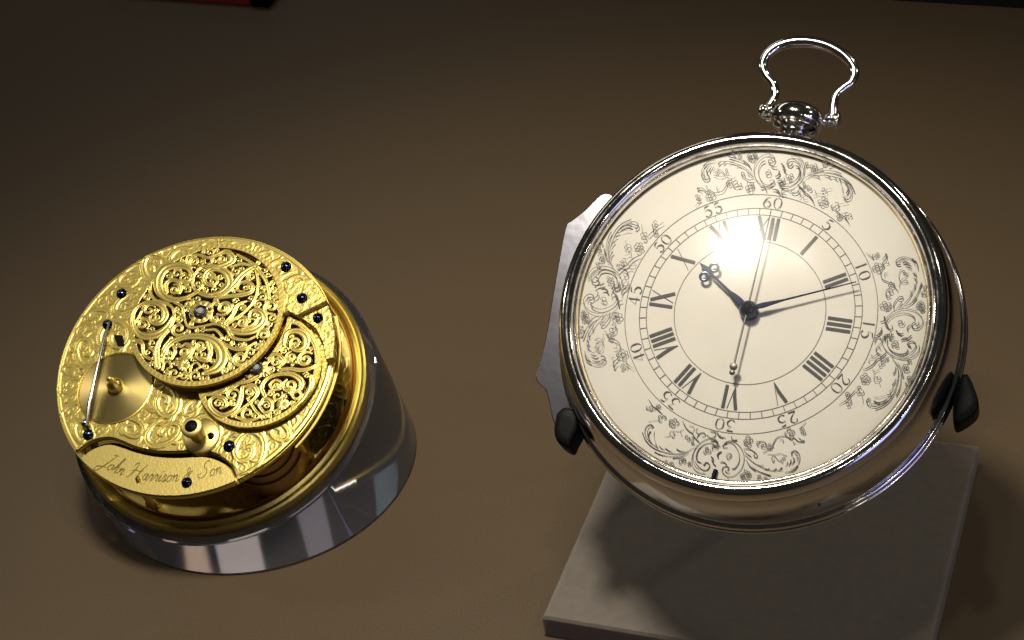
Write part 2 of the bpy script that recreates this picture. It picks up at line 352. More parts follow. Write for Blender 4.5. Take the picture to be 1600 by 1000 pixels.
# rococo ornament: traced once at six o'clock, then turned to the other quarters
L = lambda pts: [(996+x/7.407, 620+y/7.407) for x, y in pts]
R = lambda pts: [(1110+x/8.333, 640+y/8.333) for x, y in pts]
ORN = [  # side, points in the enlargement, half-widths
 (L, [(660, 590), (560, 645), (440, 665), (300, 640), (180, 590), (100, 510), (60, 415)], [2, 4, 4, 4, 6, 7, 6]),
 (L, [(600, 640), (480, 690), (350, 690), (260, 670), (200, 640)], [2, 3, 3, 6, 6]), (L, [(590, 660), (500, 700), (410, 715)], [2, 4, 7]),
 (L, [(190, 355), (155, 325), (105, 350), (88, 420), (110, 480), (160, 540), (230, 590)], [8, 6, 4, 4, 3, 3, 2]), (L, [(180, 370), (150, 350), (120, 390), (118, 450), (150, 520)], [4, 3, 3, 3, 2]),
 (L, [(155, 400), (130, 450), (145, 510), (175, 545)], [8, 9, 7, 2]), (L, [(215, 545), (222, 575), (245, 600)], [6, 6, 2]), (L, [(255, 570), (280, 600), (320, 615)], [5, 5, 2]),
 (L, [(325, 598), (360, 625), (410, 642)], [7, 6, 2]), (L, [(455, 607), (490, 630), (550, 635)], [7, 6, 2]), (L, [(200, 405), (195, 460), (215, 540)], [3, 3, 2]),
 (L, [(935, 530), (900, 495), (830, 487), (740, 530), (665, 620), (632, 720), (648, 820), (710, 880), (790, 890)], [5, 5, 4, 4, 4, 4, 4, 4, 4]),
 (L, [(890, 540), (800, 545), (722, 600), (687, 680), (697, 745), (745, 770)], [4, 4, 6, 9, 9, 4]), (L, [(690, 560), (655, 640), (645, 720), (670, 800), (720, 850)], [2, 3, 3, 3, 2]),
 (L, [(768, 800), (800, 762), (838, 795), (815, 845), (760, 850), (700, 800), (665, 740)], [9, 7, 6, 6, 5, 4, 2]), (L, [(850, 512), (905, 520), (930, 560), (955, 560)], [5, 7, 6, 3]),
 (L, [(870, 560), (915, 590), (960, 575)], [4, 6, 4]), (L, [(850, 690), (880, 720), (880, 770), (910, 800)], [5, 6, 5, 4]), (L, [(930, 700), (945, 660), (980, 640)], [6, 7, 4]),
 (L, [(715, 530), (660, 470), (640, 430), (585, 390), (545, 330), (525, 275)], [7, 8, 6, 7, 6, 2]), (L, [(600, 340), (650, 350), (655, 400), (625, 420)], [3, 3, 3, 2]), (L, [(690, 480), (720, 430), (770, 420), (790, 450), (750, 470)], [4, 6, 5, 4, 3]),
 (L, [(700, 360), (680, 400), (720, 450)], [3, 4, 5]), (L, [(800, 440), (850, 480), (905, 450), (900, 400), (870, 420)], [3, 4, 4, 4, 3]), (L, [(920, 410), (950, 450), (1000, 480)], [4, 5, 4]),
 (L, [(380, 460), (380, 410), (430, 400), (500, 410)], [3, 3, 3, 2]), (L, [(320, 470), (380, 455)], [2, 3]), (L, [(280, 195), (225, 145), (180, 110), (130, 30)], [6, 5, 5, 2]), (L, [(340, 260), (280, 195)], [2, 3]),
 (L, [(130, 290), (200, 280), (250, 270)], [2, 2, 2]), (L, [(215, 150), (160, 160), (110, 150)], [4, 3, 2]), (L, [(520, 460), (500, 400), (540, 380)], [3, 3, 2]),
 (R, [(165, 480), (200, 435), (262, 412), (340, 440), (410, 520), (440, 620), (430, 720), (380, 810), (300, 870), (215, 872), (158, 815), (165, 765), (205, 742), (245, 765), (225, 800)], [6, 7, 6, 4, 4, 4, 4, 4, 4, 4, 6, 6, 6, 6, 6]),
 (R, [(190, 455), (245, 432), (310, 460), (362, 540), (382, 630), (365, 710), (320, 770), (285, 775)], [9, 5, 4, 4, 4, 5, 7, 8]), (R, [(160, 470), (180, 502), (230, 495)], [6, 5, 3]), (R, [(195, 800), (215, 825), (260, 830)], [8, 5, 3]),
 (R, [(440, 545), (480, 580), (535, 620)], [2, 4, 6]), (R, [(450, 590), (560, 690), (650, 742), (770, 790), (860, 800), (950, 790)], [3, 5, 5, 4, 3, 2]), (R, [(470, 660), (520, 745), (590, 802)], [3, 7, 9]),
 (R, [(540, 745), (640, 812), (790, 865)], [2, 5, 9]), (R, [(970, 822), (1080, 800), (1142, 735)], [3, 7, 9]), (R, [(1062, 602), (1062, 560), (1110, 540), (1160, 590), (1162, 680), (1120, 745), (1040, 790)], [8, 8, 6, 5, 4, 3, 2]),
 (R, [(1080, 625), (1095, 670), (1060, 725)], [8, 9, 3]), (R, [(1050, 655), (1048, 690), (1020, 740)], [7, 7, 3]), (R, [(1010, 680), (1005, 710), (980, 745)], [4, 5, 2]), (R, [(1090, 570), (1125, 600), (1130, 660)], [3, 3, 3]), (R, [(1110, 560), (1145, 620), (1140, 690)], [2, 3, 2]),
 (R, [(935, 755), (915, 780), (885, 795)], [9, 7, 2]), (R, [(862, 768), (840, 790), (800, 800)], [8, 6, 2]), (R, [(772, 770), (740, 785), (700, 775)], [7, 5, 2]), (R, [(690, 725), (660, 735), (620, 715)], [5, 4, 2]),
 (R, [(85, 310), (130, 365), (200, 370)], [4, 7, 4]), (R, [(0, 285), (60, 300), (65, 350), (20, 370)], [5, 5, 5, 4]), (R, [(275, 350), (290, 400), (350, 402)], [5, 7, 11]), (R, [(40, 400), (95, 420), (90, 470), (40, 460)], [4, 6, 6, 4]),
 (R, [(430, 520), (500, 515), (560, 545), (610, 590), (605, 632), (570, 610), (575, 570)], [3, 6, 5, 5, 6, 5, 3]), (R, [(690, 570), (730, 540), (800, 500), (830, 430), (880, 365), (980, 350), (1050, 392), (1090, 370), (1150, 420), (1225, 420)], [4, 4, 5, 6, 5, 4, 7, 6, 5, 9]),
 (R, [(740, 580), (830, 600), (880, 660), (950, 700)], [3, 4, 4, 3]), (R, [(830, 600), (850, 585), (930, 580), (1000, 610)], [3, 4, 3, 4]), (R, [(820, 600), (800, 650), (825, 690), (835, 640)], [3, 4, 5, 3]), (R, [(1080, 410), (1090, 450), (1115, 440)], [3, 5, 3]),
 (R, [(1150, 370), (1190, 400), (1230, 410)], [4, 4, 6]), (R, [(1160, 260), (1200, 220), (1250, 160)], [6, 4, 2]), (R, [(900, 400), (950, 400), (945, 440)], [3, 4, 4]), (R, [(620, 470), (650, 420), (710, 425), (740, 470)], [3, 5, 4, 3]),
 (R, [(110, 640), (90, 600), (120, 560), (150, 550)], [5, 7, 6, 4]), (R, [(20, 620), (30, 690), (70, 740)], [5, 7, 5]), (R, [(130, 690), (180, 690), (220, 730)], [5, 7, 5]), (R, [(230, 890), (240, 940)], [3, 3]), (R, [(440, 760), (450, 820), (520, 850)], [2, 3, 3])]
ROSES = [(L, 800, 625, 52), (L, 600, 490, 52), (L, 420, 310, 62), (L, 430, 430, 45), (L, 290, 245, 45), (L, 140, 125, 38), (L, 245, 122, 34), (L, 640, 535, 26), (L, 520, 745, 48), (L, 395, 785, 30), (L, 330, 755, 22), (L, 600, 780, 22),
 (R, 255, 605, 82), (R, 500, 425, 72), (R, 685, 475, 70), (R, 785, 490, 38), (R, 1040, 310, 62), (R, 1200, 290, 52), (R, 940, 640, 34), (R, 480, 850, 52), (R, 640, 885, 36), (R, 725, 905, 28), (R, 420, 870, 26), (R, 60, 500, 40)]
def orn_strokes():
    out = []
    for S, pts, wid in ORN:
        k = 7.407 if S is L else 8.333
        out.append(([wp(*p) for p in S(pts)], [max(2.0, w*.95)/k/169 for w in wid], 1 if max(wid) > 5 else 0))
    r2 = random.Random(3)
    for S, x, y, r in ROSES:
        k = 7.407 if S is L else 8.333
        c = wp(*S([(x, y)])[0]); rr = r/k/169; ph = r2.random()*6
        n = r2.choice((3, 4, 5, 6)); rr *= r2.uniform(.75, 1.05)
        for i in range(n):
            if r2.random() < .25: continue
            a = ph+2*math.pi*(i+r2.uniform(-.25, .25))/n; q = c+r2.uniform(.7, 1.35)*np.array((math.cos(a), math.sin(a)))*rr*.62
            out.append(([q+rr*.42*np.array((math.cos(t), math.sin(t))) for t in np.linspace(a-2.0, a+2.0, 7)], [.0022, .0032, .0036, .0036, .0036, .003, .002], 0))
        out.append(([c+rr*r2.uniform(.15, .3)*np.array((math.cos(t), math.sin(t))) for t in np.linspace(ph, ph+r2.uniform(2.5, 5.5), 7)], [.0035]*7, 1 if r2.random() < .4 else 0))
        if r > 45:
            out.append(([c+rr*(.12+.5*u)*np.array((math.cos(ph+u*7), math.sin(ph+u*7))) for u in np.linspace(0, 1, 10)], [.003]*10, 0))
    return out
OS = orn_strokes()
for q in range(4):
    a = math.pi/2*q; ca, sa = math.cos(a), math.sin(a); md = MB(); mf = MB()
    for pts, wid, dark in OS:
        P, w_ = spline(pts, wid, 4)
        (md if dark else mf).ribbon(np.c_[P[:, 0]*ca-P[:, 1]*sa, P[:, 0]*sa+P[:, 1]*ca], w_, inkz())
    o1 = wobj(mf, 'scroll_ornament', 'fineink', dial, smooth=False)
    md.v = [(x*U, y*U, z*U) for x, y, z in md.v]; md.obj('dark_scroll_line', 'ink', dial, False)
# hands
def hand_poly(mb, ang, pts, z0, z1):
    a = math.radians(ang); s, c = math.sin(a), math.cos(a)
    mb.prism([(x*c+y*s, -x*s+y*c) for x, y in pts], z0, z1, .006)
p_hr = wp(1107, 424, .06); A_H = math.degrees(math.atan2(*p_hr)); R_H = float(np.hypot(*p_hr))
p_mn = wp(1338, 440, .09); A_M = math.degrees(math.atan2(*p_mn)); R_M = float(np.hypot(*p_mn))
p_sc = wp(1204, 333, .11); A_S = math.degrees(math.atan2(*p_sc))
h = MB(); hand_poly(h, A_H, [(-.03, .05), (-.034, .13), (-.028, .19), (-.013, .26), (-.011, R_H-.04), (.011, R_H-.04), (.013, .26), (.028, .19), (.034, .13), (.03, .05)], .055, .070)
hand_poly(h, A_H, [(-.012, R_H-.03), (-.03, R_H+.03), (-.02, R_H+.07), (0, R_H+.13), (.02, R_H+.07), (.03, R_H+.03), (.012, R_H-.03)], .055, .069)
a = math.radians(A_H); s, c = math.sin(a), math.cos(a)
for sg in (-1, 1):
    cx, cy_ = sg*.062, R_H-.012
    h.lathe([(.052, .055), (.052, .068), (.04, .071), (.026, .068), (.026, .055), (.052, .055)], 24, cx=cx*c+cy_*s, cy=-cx*s+cy_*c)
wobj(h, 'hour_hand', 'blued', angle=35)
h = MB(); hand_poly(h, A_M, [(-.02, .05), (-.026, .14), (-.017, .24), (-.009, .34), (-.006, R_M*.8), (-.003, R_M), (.003, R_M), (.006, R_M*.8), (.009, .34), (.017, .24), (.026, .14), (.02, .05)], .080, .094)
wobj(h, 'minute_hand', 'blued', angle=35)
h = MB(); hand_poly(h, A_S, [(-.009, -.56), (-.009, 0), (-.004, .96), (.004, .96), (.009, 0), (.009, -.56)], .106, .117)
a = math.radians(A_S)
for rr, q in ((.036, -.575), (.026, -.632)):
    h.lathe([(rr, .106), (rr, .117), (rr*.7, .121), (.001, .122)], 20, cx=q*math.sin(a), cy=q*math.cos(a))
wobj(h, 'seconds_hand', 'paledhand', angle=35)
h = MB(); h.lathe([(.088, .0), (.09, .04), (.086, .08), (.075, .11), (.055, .14), (.03, .155), (.001, .16)], 40); wobj(h, 'hand_hub', 'blued', angle=60)
# little black stop and brass pip on the dial edge below VI
q0, q1 = wp(1119, 735), wp(1113, 756); t = MB(); t.tube([(*q0, .02), (*q1, .03)], .022, 10); wobj(t, 'latch_pin', 'rubber')
t = MB(); t.ball((*wp(1118, 757), .03), .02, .02, .015, 10, 8); wobj(t, 'latch_pip', 'gold')
# crystal
cr = MB(); prof = []
for i in range(25):
    r = 1.66*i/24; prof.append((max(r, .001), .10+.25*(1-(r/1.66)**2)))
cr.lathe(prof, 120); wobj(cr, 'crystal', 'crystal', angle=None)
# pendant and bow
ZP = -.30
pn = MB(); pn.lathe(smooth_prof([(.26, 1.79), (.21, 1.86), (.15, 1.93), (.142, 1.965), (.17, 1.985), (.215, 2.0)], 5)+smooth_prof([(.215, 2.002), (.255, 2.05), (.262, 2.10), (.24, 2.165), (.175, 2.215), (.08, 2.245), (.001, 2.25)], 5), 64, axis='y', cz=ZP)
pn.tube([(-.30, 2.09, ZP), (.30, 2.10, ZP)], .045, 12); wobj(pn, 'pendant', 'silver', angle=50)
for sx, P in ((-1, wp(1199, 174, ZP)), (1, wp(1302, 188, ZP))):
    k = MB(); k.lathe(smooth_prof([(.001, -.085), (.05, -.08), (.075, -.035), (.066, -.008), (.08, .015), (.072, .055), (.001, .075)], 4), 28, axis='x', cx=P[0], cy=P[1], cz=ZP); wobj(k, 'bow_screw', 'silver', angle=60)
B = [(272, 665), (300, 640), (338, 575), (328, 490), (272, 420), (246, 345), (275, 270), (350, 208), (450, 175), (560, 168), (680, 185), (800, 235), (890, 310), (928, 390), (908, 468), (838, 520), (790, 575), (772, 650), (772, 725)]
P, w_ = spline([wp(1140+x/4.762, 30+y/4.762, ZP) for x, y in B], [x*1.85 for x in (.021, .021, .022, .022, .022, .024, .027, .029, .030, .031, .030, .029, .027, .025, .023, .022, .022, .022, .022)], 6)
k = MB(); k.tube([(x, y, ZP) for x, y in P], list(w_), 16); wobj(k, 'bow', 'silver', angle=None)
# small hinge and catch details on the band
for an, rr, ll in ((196, 1.86, .05), (333, 1.85, .05), (318, 1.86, .04), (300, 1.87, .035)):
    a = math.radians(an); k = MB(); k.tube([(rr*math.cos(a), rr*math.sin(a), -.30-ll), (rr*math.cos(a), rr*math.sin(a), -.30+ll)], .016, 10); wobj(k, 'case_stud', 'silver')

# ------------------------------------------------------------------ stand that carries the watch
stand = thing('watch_stand', frame(WO+WZ*ZB, WX, WY, WZ), 'polished metal stand with scalloped side plate and black rubber clips gripping the silver watch', 'stand')
ZS = -.74
out = [wp(x, y, ZS) for x, y in np.vstack([spline(q_, 0, 5)[0] for q_ in (((957, 306), (947, 302.5), (938, 305), (926, 316), (914, 328), (903, 337), (894, 344), (886, 349)), ((885.5, 350), (881, 366), (872, 414), (863, 466), (855, 515), (846, 556), (837.5, 586)), ((837.5, 588), (839, 596), (845, 602), (852, 609), (856, 620), (859, 634), (862, 650), (866, 662)))])] or [wp(x, y, ZS) for x, y in ((957, 306), (947, 303), (937, 306), (926, 317), (914, 329), (903, 338), (894, 345), (886, 350), (882, 357), (880, 368), (872, 414), (863, 466), (855, 515), (846, 556), (838, 586), (838, 595), (843, 602), (851, 608), (855, 619), (858, 634), (862, 650), (866, 662))]
a0 = math.atan2(out[0][1], out[0][0]); a1 = math.atan2(out[-1][1], out[-1][0]) % (2*math.pi)
ring_out = [np.array((1.88*math.cos(t), 1.88*math.sin(t))) for t in np.linspace(a1, a0+2*math.pi, 90)[1:-1]]
ro = list(out)+ring_out
def rin(p): p = np.array(p); return p/np.linalg.norm(p)*1.78
pl = MB(); n = len(ro); vs = []
for p, z in [(q, ZS-.05) for q in ro]+[(q, ZS-.008) for q in ro]+[(np.array(q)*.996, ZS) for q in ro]+[(rin(q), ZS) for q in ro]+[(rin(q), ZS-.05) for q in ro]: vs.append((*p, z))
fs = [(j*n+i, j*n+(i+1) % n, ((j+1) % 5)*n+(i+1) % n, ((j+1) % 5)*n+i) for j in range(5) for i in range(n)]
pl.add(vs, [f[::-1] for f in fs]) if False else pl.add(vs, fs)
wobj(pl, 'side_plate', 'plate', stand, angle=30).location = OFF
for nm, pp in (('clip', ((866, 640), (878, 630), (895, 632), (905, 648), (904, 670), (894, 688), (887, 702), (873, 696), (864, 686), (861, 666))), ('clip', ((1494, 590), (1502, 578), (1511, 576), (1520, 590), (1530, 618), (1531, 632), (1526, 645), (1510, 658), (1490, 667), (1485, 650), (1488, 615)))):
    zc = -.45; P = [wp(x, y, zc) for x, y in pp]; P, _ = spline(P+[P[0]], 0, 4); P = P[:-1]; ctr = P.mean(0); n = len(P); vs = []
    for k_, z in ((.8, -.80), (.88, -.76), (.88, -.54), (.86, -.505), (.81, -.49), (.74, -.482), (.4, -.48)): vs += [(*(ctr+(p-ctr)*k_), z) for p in P]
    fs = [(j*n+i, j*n+(i+1) % n, (j+1)*n+(i+1) % n, (j+1)*n+i) for j in range(6) for i in range(n)]+[tuple(range(n))[::-1], tuple(6*n+i for i in range(n))]
    o = wobj(MB().add(vs, fs), nm, 'rubber', stand, angle=50); o.location = OFF
# strut and foot behind the watch, resting on the slab
Wm = np.array(watch.matrix_world)
def w2l(p): return np.linalg.inv(Wm) @ np.array((*p, 1))
for sx in (-.55, .55):
    k = MB(); top = Wm @ np.array((sx*U, 1.74*U, (ZS-.03)*U-ZB, 1)); k.tube([w2l(top[:3])[:3], w2l((top[0], top[1], .0002))[:3]], .0022, 12); k.obj('strut', 'plate', stand)
# ------------------------------------------------------------------ movement frame (top of the acrylic drum)
MZ = np.array([-.21, -.48, -.85]); MZ /= np.linalg.norm(MZ)
MX = np.array([1.0, 0, 0]); MX -= (MX @ MZ)*MZ; MX /= np.linalg.norm(MX); MY = np.cross(MZ, MX)
KM = .768/.709
MO = np.array([(348.0-800)/F, (618.6-500)/F, 1.0])*.694*KM
RD = .0560
mov = thing('watch_movement', frame(MO, MX, MY, MZ) @ Matrix.Scale(KM, 4), 'gilt engraved watch movement with pierced scrollwork cocks lying on the clear acrylic drum', 'watch movement')
def mp(px, py, z=0): return on_plane(px, py, MO, MX, MY, MZ, z*KM)/KM
ZT = .0280                                     # upper surface of the top plate
# acrylic drum: from the round foot on the board up to the slanted rim
Mm = np.array(mov.matrix_world); dv = []; N = 128
foot_c = c2w(XB)
rings = []
RF = RD*KM
for rr in (RF*.993, RF): rings.append([(foot_c[0]+rr*math.cos(2*math.pi*i/N), foot_c[1]+rr*math.sin(2*math.pi*i/N), .0003 if rr < RF else .0012) for i in range(N)])
rim = lambda r, z: [(Mm @ np.array((r*math.cos(2*math.pi*i/N), r*math.sin(2*math.pi*i/N), z, 1)))[:3] for i in range(N)]
def phase(loop):
    ref = np.array(rings[1])[:, :2]-foot_c[:2]; c = np.mean(loop, 0); L2 = np.array(loop)
    k = int(np.argmin(np.hypot(*(L2[:, :2]-c[:2]-ref[0]).T))); return [tuple(L2[(i+k) % N]) for i in range(N)]
for r, z in ((RD, -.0012), (RD*.997, -.0004), (RD*.988, 0)): rings.append(phase(rim(r, z)))
ct = (Mm @ np.array((0, 0, 0, 1)))[:3]
vs = [p for r in rings for p in r]; fs = [(j*N+i, j*N+(i+1) % N, (j+1)*N+(i+1) % N, (j+1)*N+i) for j in range(len(rings)-1) for i in range(N)]
fs += [tuple(range(N))[::-1], tuple((len(rings)-1)*N+i for i in range(N))]
d_ = MB().add([np.array(v)-foot_c for v in vs], fs)
drum = d_.obj('acrylic_drum', 'acrylic', None, True, 30); drum.location = foot_c
tag(drum, 'clear round acrylic drum with slanted top under the gilt movement', 'drum')

# ---- relief fields: strokes drawn into a grid
class Field:
    def __init__(s, x0, x1, y0, y1, step):
        s.step = step; s.x = np.arange(x0, x1+step, step); s.y = np.arange(y0, y1+step, step)
        s.X, s.Y = np.meshgrid(s.x, s.y); s.F = np.full(s.X.shape, -1.0); s.H = np.zeros(s.X.shape)
    def stroke(s, P, w, relief=True, reach=.004):
        m = max(w)+reach; P = np.asarray(P)
        I0, I1 = np.searchsorted(s.x, (P[:, 0].min()-m, P[:, 0].max()+m)); J0, J1 = np.searchsorted(s.y, (P[:, 1].min()-m, P[:, 1].max()+m))
        if I1 <= I0 or J1 <= J0: return
        best = np.full((J1-J0, I1-I0), -9.0); Dn = np.full(best.shape, 9.0); Wn = np.full(best.shape, 1e-6)
        for i in range(len(P)-1):
            a, b = P[i], P[i+1]; m = max(w[i], w[i+1])+reach
            i0, i1 = np.clip(np.searchsorted(s.x, (min(a[0], b[0])-m, max(a[0], b[0])+m)), I0, I1); j0, j1 = np.clip(np.searchsorted(s.y, (min(a[1], b[1])-m, max(a[1], b[1])+m)), J0, J1)
            if i1 <= i0 or j1 <= j0: continue
            X = s.X[j0:j1, i0:i1]; Y = s.Y[j0:j1, i0:i1]; d = b-a; L2 = d @ d+1e-18
            t = np.clip(((X-a[0])*d[0]+(Y-a[1])*d[1])/L2, 0, 1)
            D = np.hypot(X-a[0]-t*d[0], Y-a[1]-t*d[1]); ww = w[i]*(1-t)+w[i+1]*t; f = ww-D
            q = np.s_[j0-J0:j1-J0, i0-I0:i1-I0]; up = f > best[q]
            best[q] = np.where(up, f, best[q]); Dn[q] = np.where(up, D, Dn[q]); Wn[q] = np.where(up, ww, Wn[q])
        q = np.s_[J0:J1, I0:I1]; s.F[q] = np.maximum(s.F[q], best)
        if relief:
            u = np.minimum(1, np.clip(1-Dn/np.maximum(Wn, 1e-6), 0, 1)*1.6)
            h_ = np.sqrt(u*(2-u))*np.minimum(Wn, .0008)*(1-.5*np.exp(-(Dn/np.maximum(.2*Wn, 1e-6))**2)*(Wn > .00035))
            s.H[q] = np.maximum(s.H[q], h_)
    def fill(s, inside, thr, maxn, r, scale=.9, wk=.24, cap=.0022):
        for _ in range(maxn):
            G = np.where(inside, s.F, 9); k = int(G.argmin()); j, i = divmod(k, G.shape[1]); rho = -G[j, i]
            if rho < thr: break
            rho = min(rho, cap); c = np.array((s.X[j, i], s.Y[j, i])); a0 = r.random()*6.28; sg = r.choice((-1, 1)); tn = 1.1+.5*r.random()
            g = [(c+rho*(1.12*(1-u)+.22*u)*np.array((math.cos(a0+sg*u*6.28*tn), math.sin(a0+sg*u*6.28*tn)))) for u in np.linspace(0, 1, 22)]
            s.stroke(np.array(g), np.interp(np.linspace(0, 1, 22), (0, .25, .8, 1), (wk*.6*rho, wk*1.2*rho, wk*.8*rho, wk*.75*rho)))
            e = c+rho*1.15*np.array((math.cos(a0+sg*2.6), math.sin(a0+sg*2.6)))
            s.stroke(np.array((e, e*.5+c*.5)), np.array((wk*1.2*rho, wk*.3*rho)))
    def mesh(s, S, top, thick):
        """solid wherever S > 0; top = height map; walls down by thick"""
        st = s.step; ny, nx = S.shape
        C = .25*(S[:-1, :-1]+S[1:, :-1]+S[:-1, 1:]+S[1:, 1:]) > 0
        gy, gx = np.gradient(S, st); g2 = np.maximum(gx*gx+gy*gy, .05)
        mv = S < 0; X = s.X.copy(); Y = s.Y.copy()
        dx = np.clip(-S*gx/g2, -st*.9, st*.9); dy = np.clip(-S*gy/g2, -st*.9, st*.9)
        X[mv] += dx[mv]; Y[mv] += dy[mv]
        used = np.zeros(S.shape, bool)
        for a, b in ((0, 0), (0, 1), (1, 0), (1, 1)): used[a:a+ny-1, b:b+nx-1] |= C
        idx = -np.ones(S.shape, int); idx[used] = np.arange(used.sum())
        V = np.c_[X[used], Y[used], top[used]]
        jj, ii = np.nonzero(C)
        Fq = np.c_[idx[jj, ii], idx[jj, ii+1], idx[jj+1, ii+1], idx[jj+1, ii]]
        # boundary walls
        Cp = np.pad(C, 1); wl = []
        for (dj, di, a, b) in ((-1, 0, (0, 0), (0, 1)), (1, 0, (1, 1), (1, 0)), (0, -1, (1, 0), (0, 0)), (0, 1, (0, 1), (1, 1))):
            e = ~Cp[1+jj+dj, 1+ii+di]; wl.append(np.c_[idx[jj[e]+a[0], ii[e]+a[1]], idx[jj[e]+b[0], ii[e]+b[1]]])
        wl = np.vstack(wl); n = len(V); uq, inv = np.unique(wl, return_inverse=True); inv = inv.reshape(wl.shape)
        V2 = V[uq].copy(); V2[:, 2] = (top.min() if np.isscalar(top) else V2[:, 2])-thick; V3 = V[uq].copy()
        Fw = np.c_[n+inv[:, 0], n+len(uq)+inv[:, 0], n+len(uq)+inv[:, 1], n+inv[:, 1]]
        mb = MB(); mb.v = [tuple(v) for v in np.vstack([V, V3, V2])]; mb.f = [tuple(q) for q in np.vstack([Fq, Fw])]
        return mb
def poly_sd(X, Y, poly):
    """signed distance, positive inside"""
    P = np.array(poly, float); D = np.full(X.shape, 9.0); ins = np.zeros(X.shape, bool)
    for i in range(len(P)):
        a, b = P[i-1], P[i]; d = b-a; t = np.clip(((X-a[0])*d[0]+(Y-a[1])*d[1])/(d @ d+1e-18), 0, 1)
        D = np.minimum(D, np.hypot(X-a[0]-t*d[0], Y-a[1]-t*d[1]))
        cr_ = ((a[1] > Y) != (b[1] > Y)) & (X < (b[0]-a[0])*(Y-a[1])/((b[1]-a[1]) if abs(b[1]-a[1]) > 1e-15 else 1e-15)+a[0]); ins ^= cr_
    return np.where(ins, D, -D)

# centres
ZC = .0345; ZK = .0312
cp = mp(320.5, 488, ZC); RC = .0276
c2 = mp(402, 575, ZK); R2 = .0215
tp = mp(302.7, 564.4, ZT); RT = .0492
DISC = mp(180, 606, ZT); RDI = .0134
# ---- top plate with engraved scrolls
S5 = 5.926
CUT_UP = [(110+x/S5, 660+y/S5) for x, y in ((40, 262), (80, 240), (160, 180), (260, 140), (370, 130), (470, 160), (600, 215), (750, 250), (900, 260), (1050, 255), (1200, 245), (1320, 270), (1430, 330), (1500, 400), (1535, 480), (1545, 560))]
CUT_LO = [(110+x/S5, 660+y/S5) for x, y in ((104, 318), (200, 250), (290, 215), (380, 205), (470, 230), (600, 275), (750, 310), (900, 325), (1050, 325), (1200, 318), (1300, 330), (1400, 370), (1470, 420), (1510, 490), (1537, 552))]
cu = [mp(*p, ZT) for p in CUT_UP]; cl = [mp(*p, ZT) for p in CUT_LO]
cu_s = list(spline(cu, 0, 5)[0]); cl_s = list(spline(cl, 0, 5)[0])
fl = Field(tp[0]-RT-.001, tp[0]+RT+.001, tp[1]-RT-.001, tp[1]+RT+.001, .00026)
rr = np.hypot(fl.X-tp[0], fl.Y-tp[1])
below = poly_sd(fl.X, fl.Y, cu_s+[np.array((.08, cu_s[-1][1])), np.array((.08, -.12)), np.array((-.12, -.12)), np.array((-.12, cu_s[0][1]))])
bal = np.hypot(fl.X-cp[0], fl.Y-cp[1]); bar = np.hypot(fl.X-c2[0], fl.Y-c2[1])
solid = np.minimum.reduce([RT-rr, -below, bal-RC*.96, bar-R2*.93])
dsc = np.hypot(fl.X-DISC[0], fl.Y-DISC[1]); solid = np.minimum(solid, dsc-RDI*1.0)
r3 = random.Random(11)
inside = (solid > .0012) & (rr < RT-.0022)
fl.F[:] = np.where(solid > 0, -np.minimum(solid, RT-.0015-rr)*1.0-.00005, 0); fl.F = np.maximum(fl.F, -.0068)
def acanthus(f, inside, thr, maxn, r, cap, wk=.2):
    for _ in range(maxn):
        G = np.where(inside, f.F, 9); k = int(G.argmin()); j, i = divmod(k, G.shape[1]); rho = -G[j, i]
        if rho < thr: break
        rho = min(rho, cap); c = np.array((f.X[j, i], f.Y[j, i])); a0 = r.random()*6.28; sg = r.choice((-1, 1))
        u = np.linspace(0, 1, 26); rad = rho*(1.15*(1-u)**.8+.15); an = a0+sg*u*6.28*1.5
        th = r.random()*3.14; sq = r.uniform(.55, .95); U_, V_ = rad*np.cos(an)*1.12, rad*np.sin(an)*sq
        P = np.c_[c[0]+U_*math.cos(th)-V_*math.sin(th), c[1]+U_*math.sin(th)+V_*math.cos(th)]; f.stroke(P, np.interp(u, (0, .3, 1), (.05*rho, wk*rho, .12*rho)))
        for q in range(5):
            i0 = 3+q*4; p = P[i0]; d = (p-c)/(np.linalg.norm(p-c)+1e-9); t = np.array((-d[1], d[0]))*sg
            pts, w_ = spline([p, p+d*.22*rho+t*.22*rho, p+d*.30*rho+t*.66*rho], [.11*rho, .14*rho, .03*rho], 4); f.stroke(pts, w_)
acanthus(fl, inside, .0009, 300, r3, .0062)
top = ZT-.00024+.24*fl.H
lip = np.clip(1-np.abs(RT-.0009-rr)/.0006, 0, 1); top = top+.00016*lip
mbp = fl.mesh(solid, top, .0026); mbp.obj('top_plate', 'engraved', mov, True, 45)
# milled edge of the top plate
er = MB(); er.lathe([(RT-.0016, ZT-.0028), (RT+.0003, ZT-.0027), (RT+.0003, ZT-.0012), (RT-.0012, ZT-.0010)], 200, cx=tp[0], cy=tp[1]); er.obj('plate_edge', 'gold', mov)
# ---- name bridge
gb = Field(tp[0]-RT, tp[0]+RT*.4, tp[1]-RT-.001, tp[1]-RT*.35, .00026)
rb = np.hypot(gb.X-tp[0], gb.Y-tp[1])
sdb = poly_sd(gb.X, gb.Y, cl_s+[np.array((cl_s[-1][0], -.12)), np.array((-.12, -.12)), np.array((-.12, cl_s[0][1]))])
sb = np.minimum(RT-rb, sdb)
bridge = gb.mesh(sb, ZT-.0003+.00001*rng.standard_normal(sb.shape), .003).obj('name_bridge', 'satin', mov, True, 45)
er = MB(); er.tube([(*p, ZT-.0016) for p in cl_s], .0005, 6); er.obj('bridge_edge', 'engrave', bridge)
er = MB(); er.tube([(*p, ZT-.0014) for p in cu_s], .0006, 6); er.obj('groove_edge', 'engrave', mov)
gf = cu_s+cl_s[::-1]
MB().prism([(p[0], p[1]) for p in gf], ZT-.0060, ZT-.0052).obj('groove_shade_strip', 'cavity', mov, False)  # dark strip under the groove, its shade put into the colour
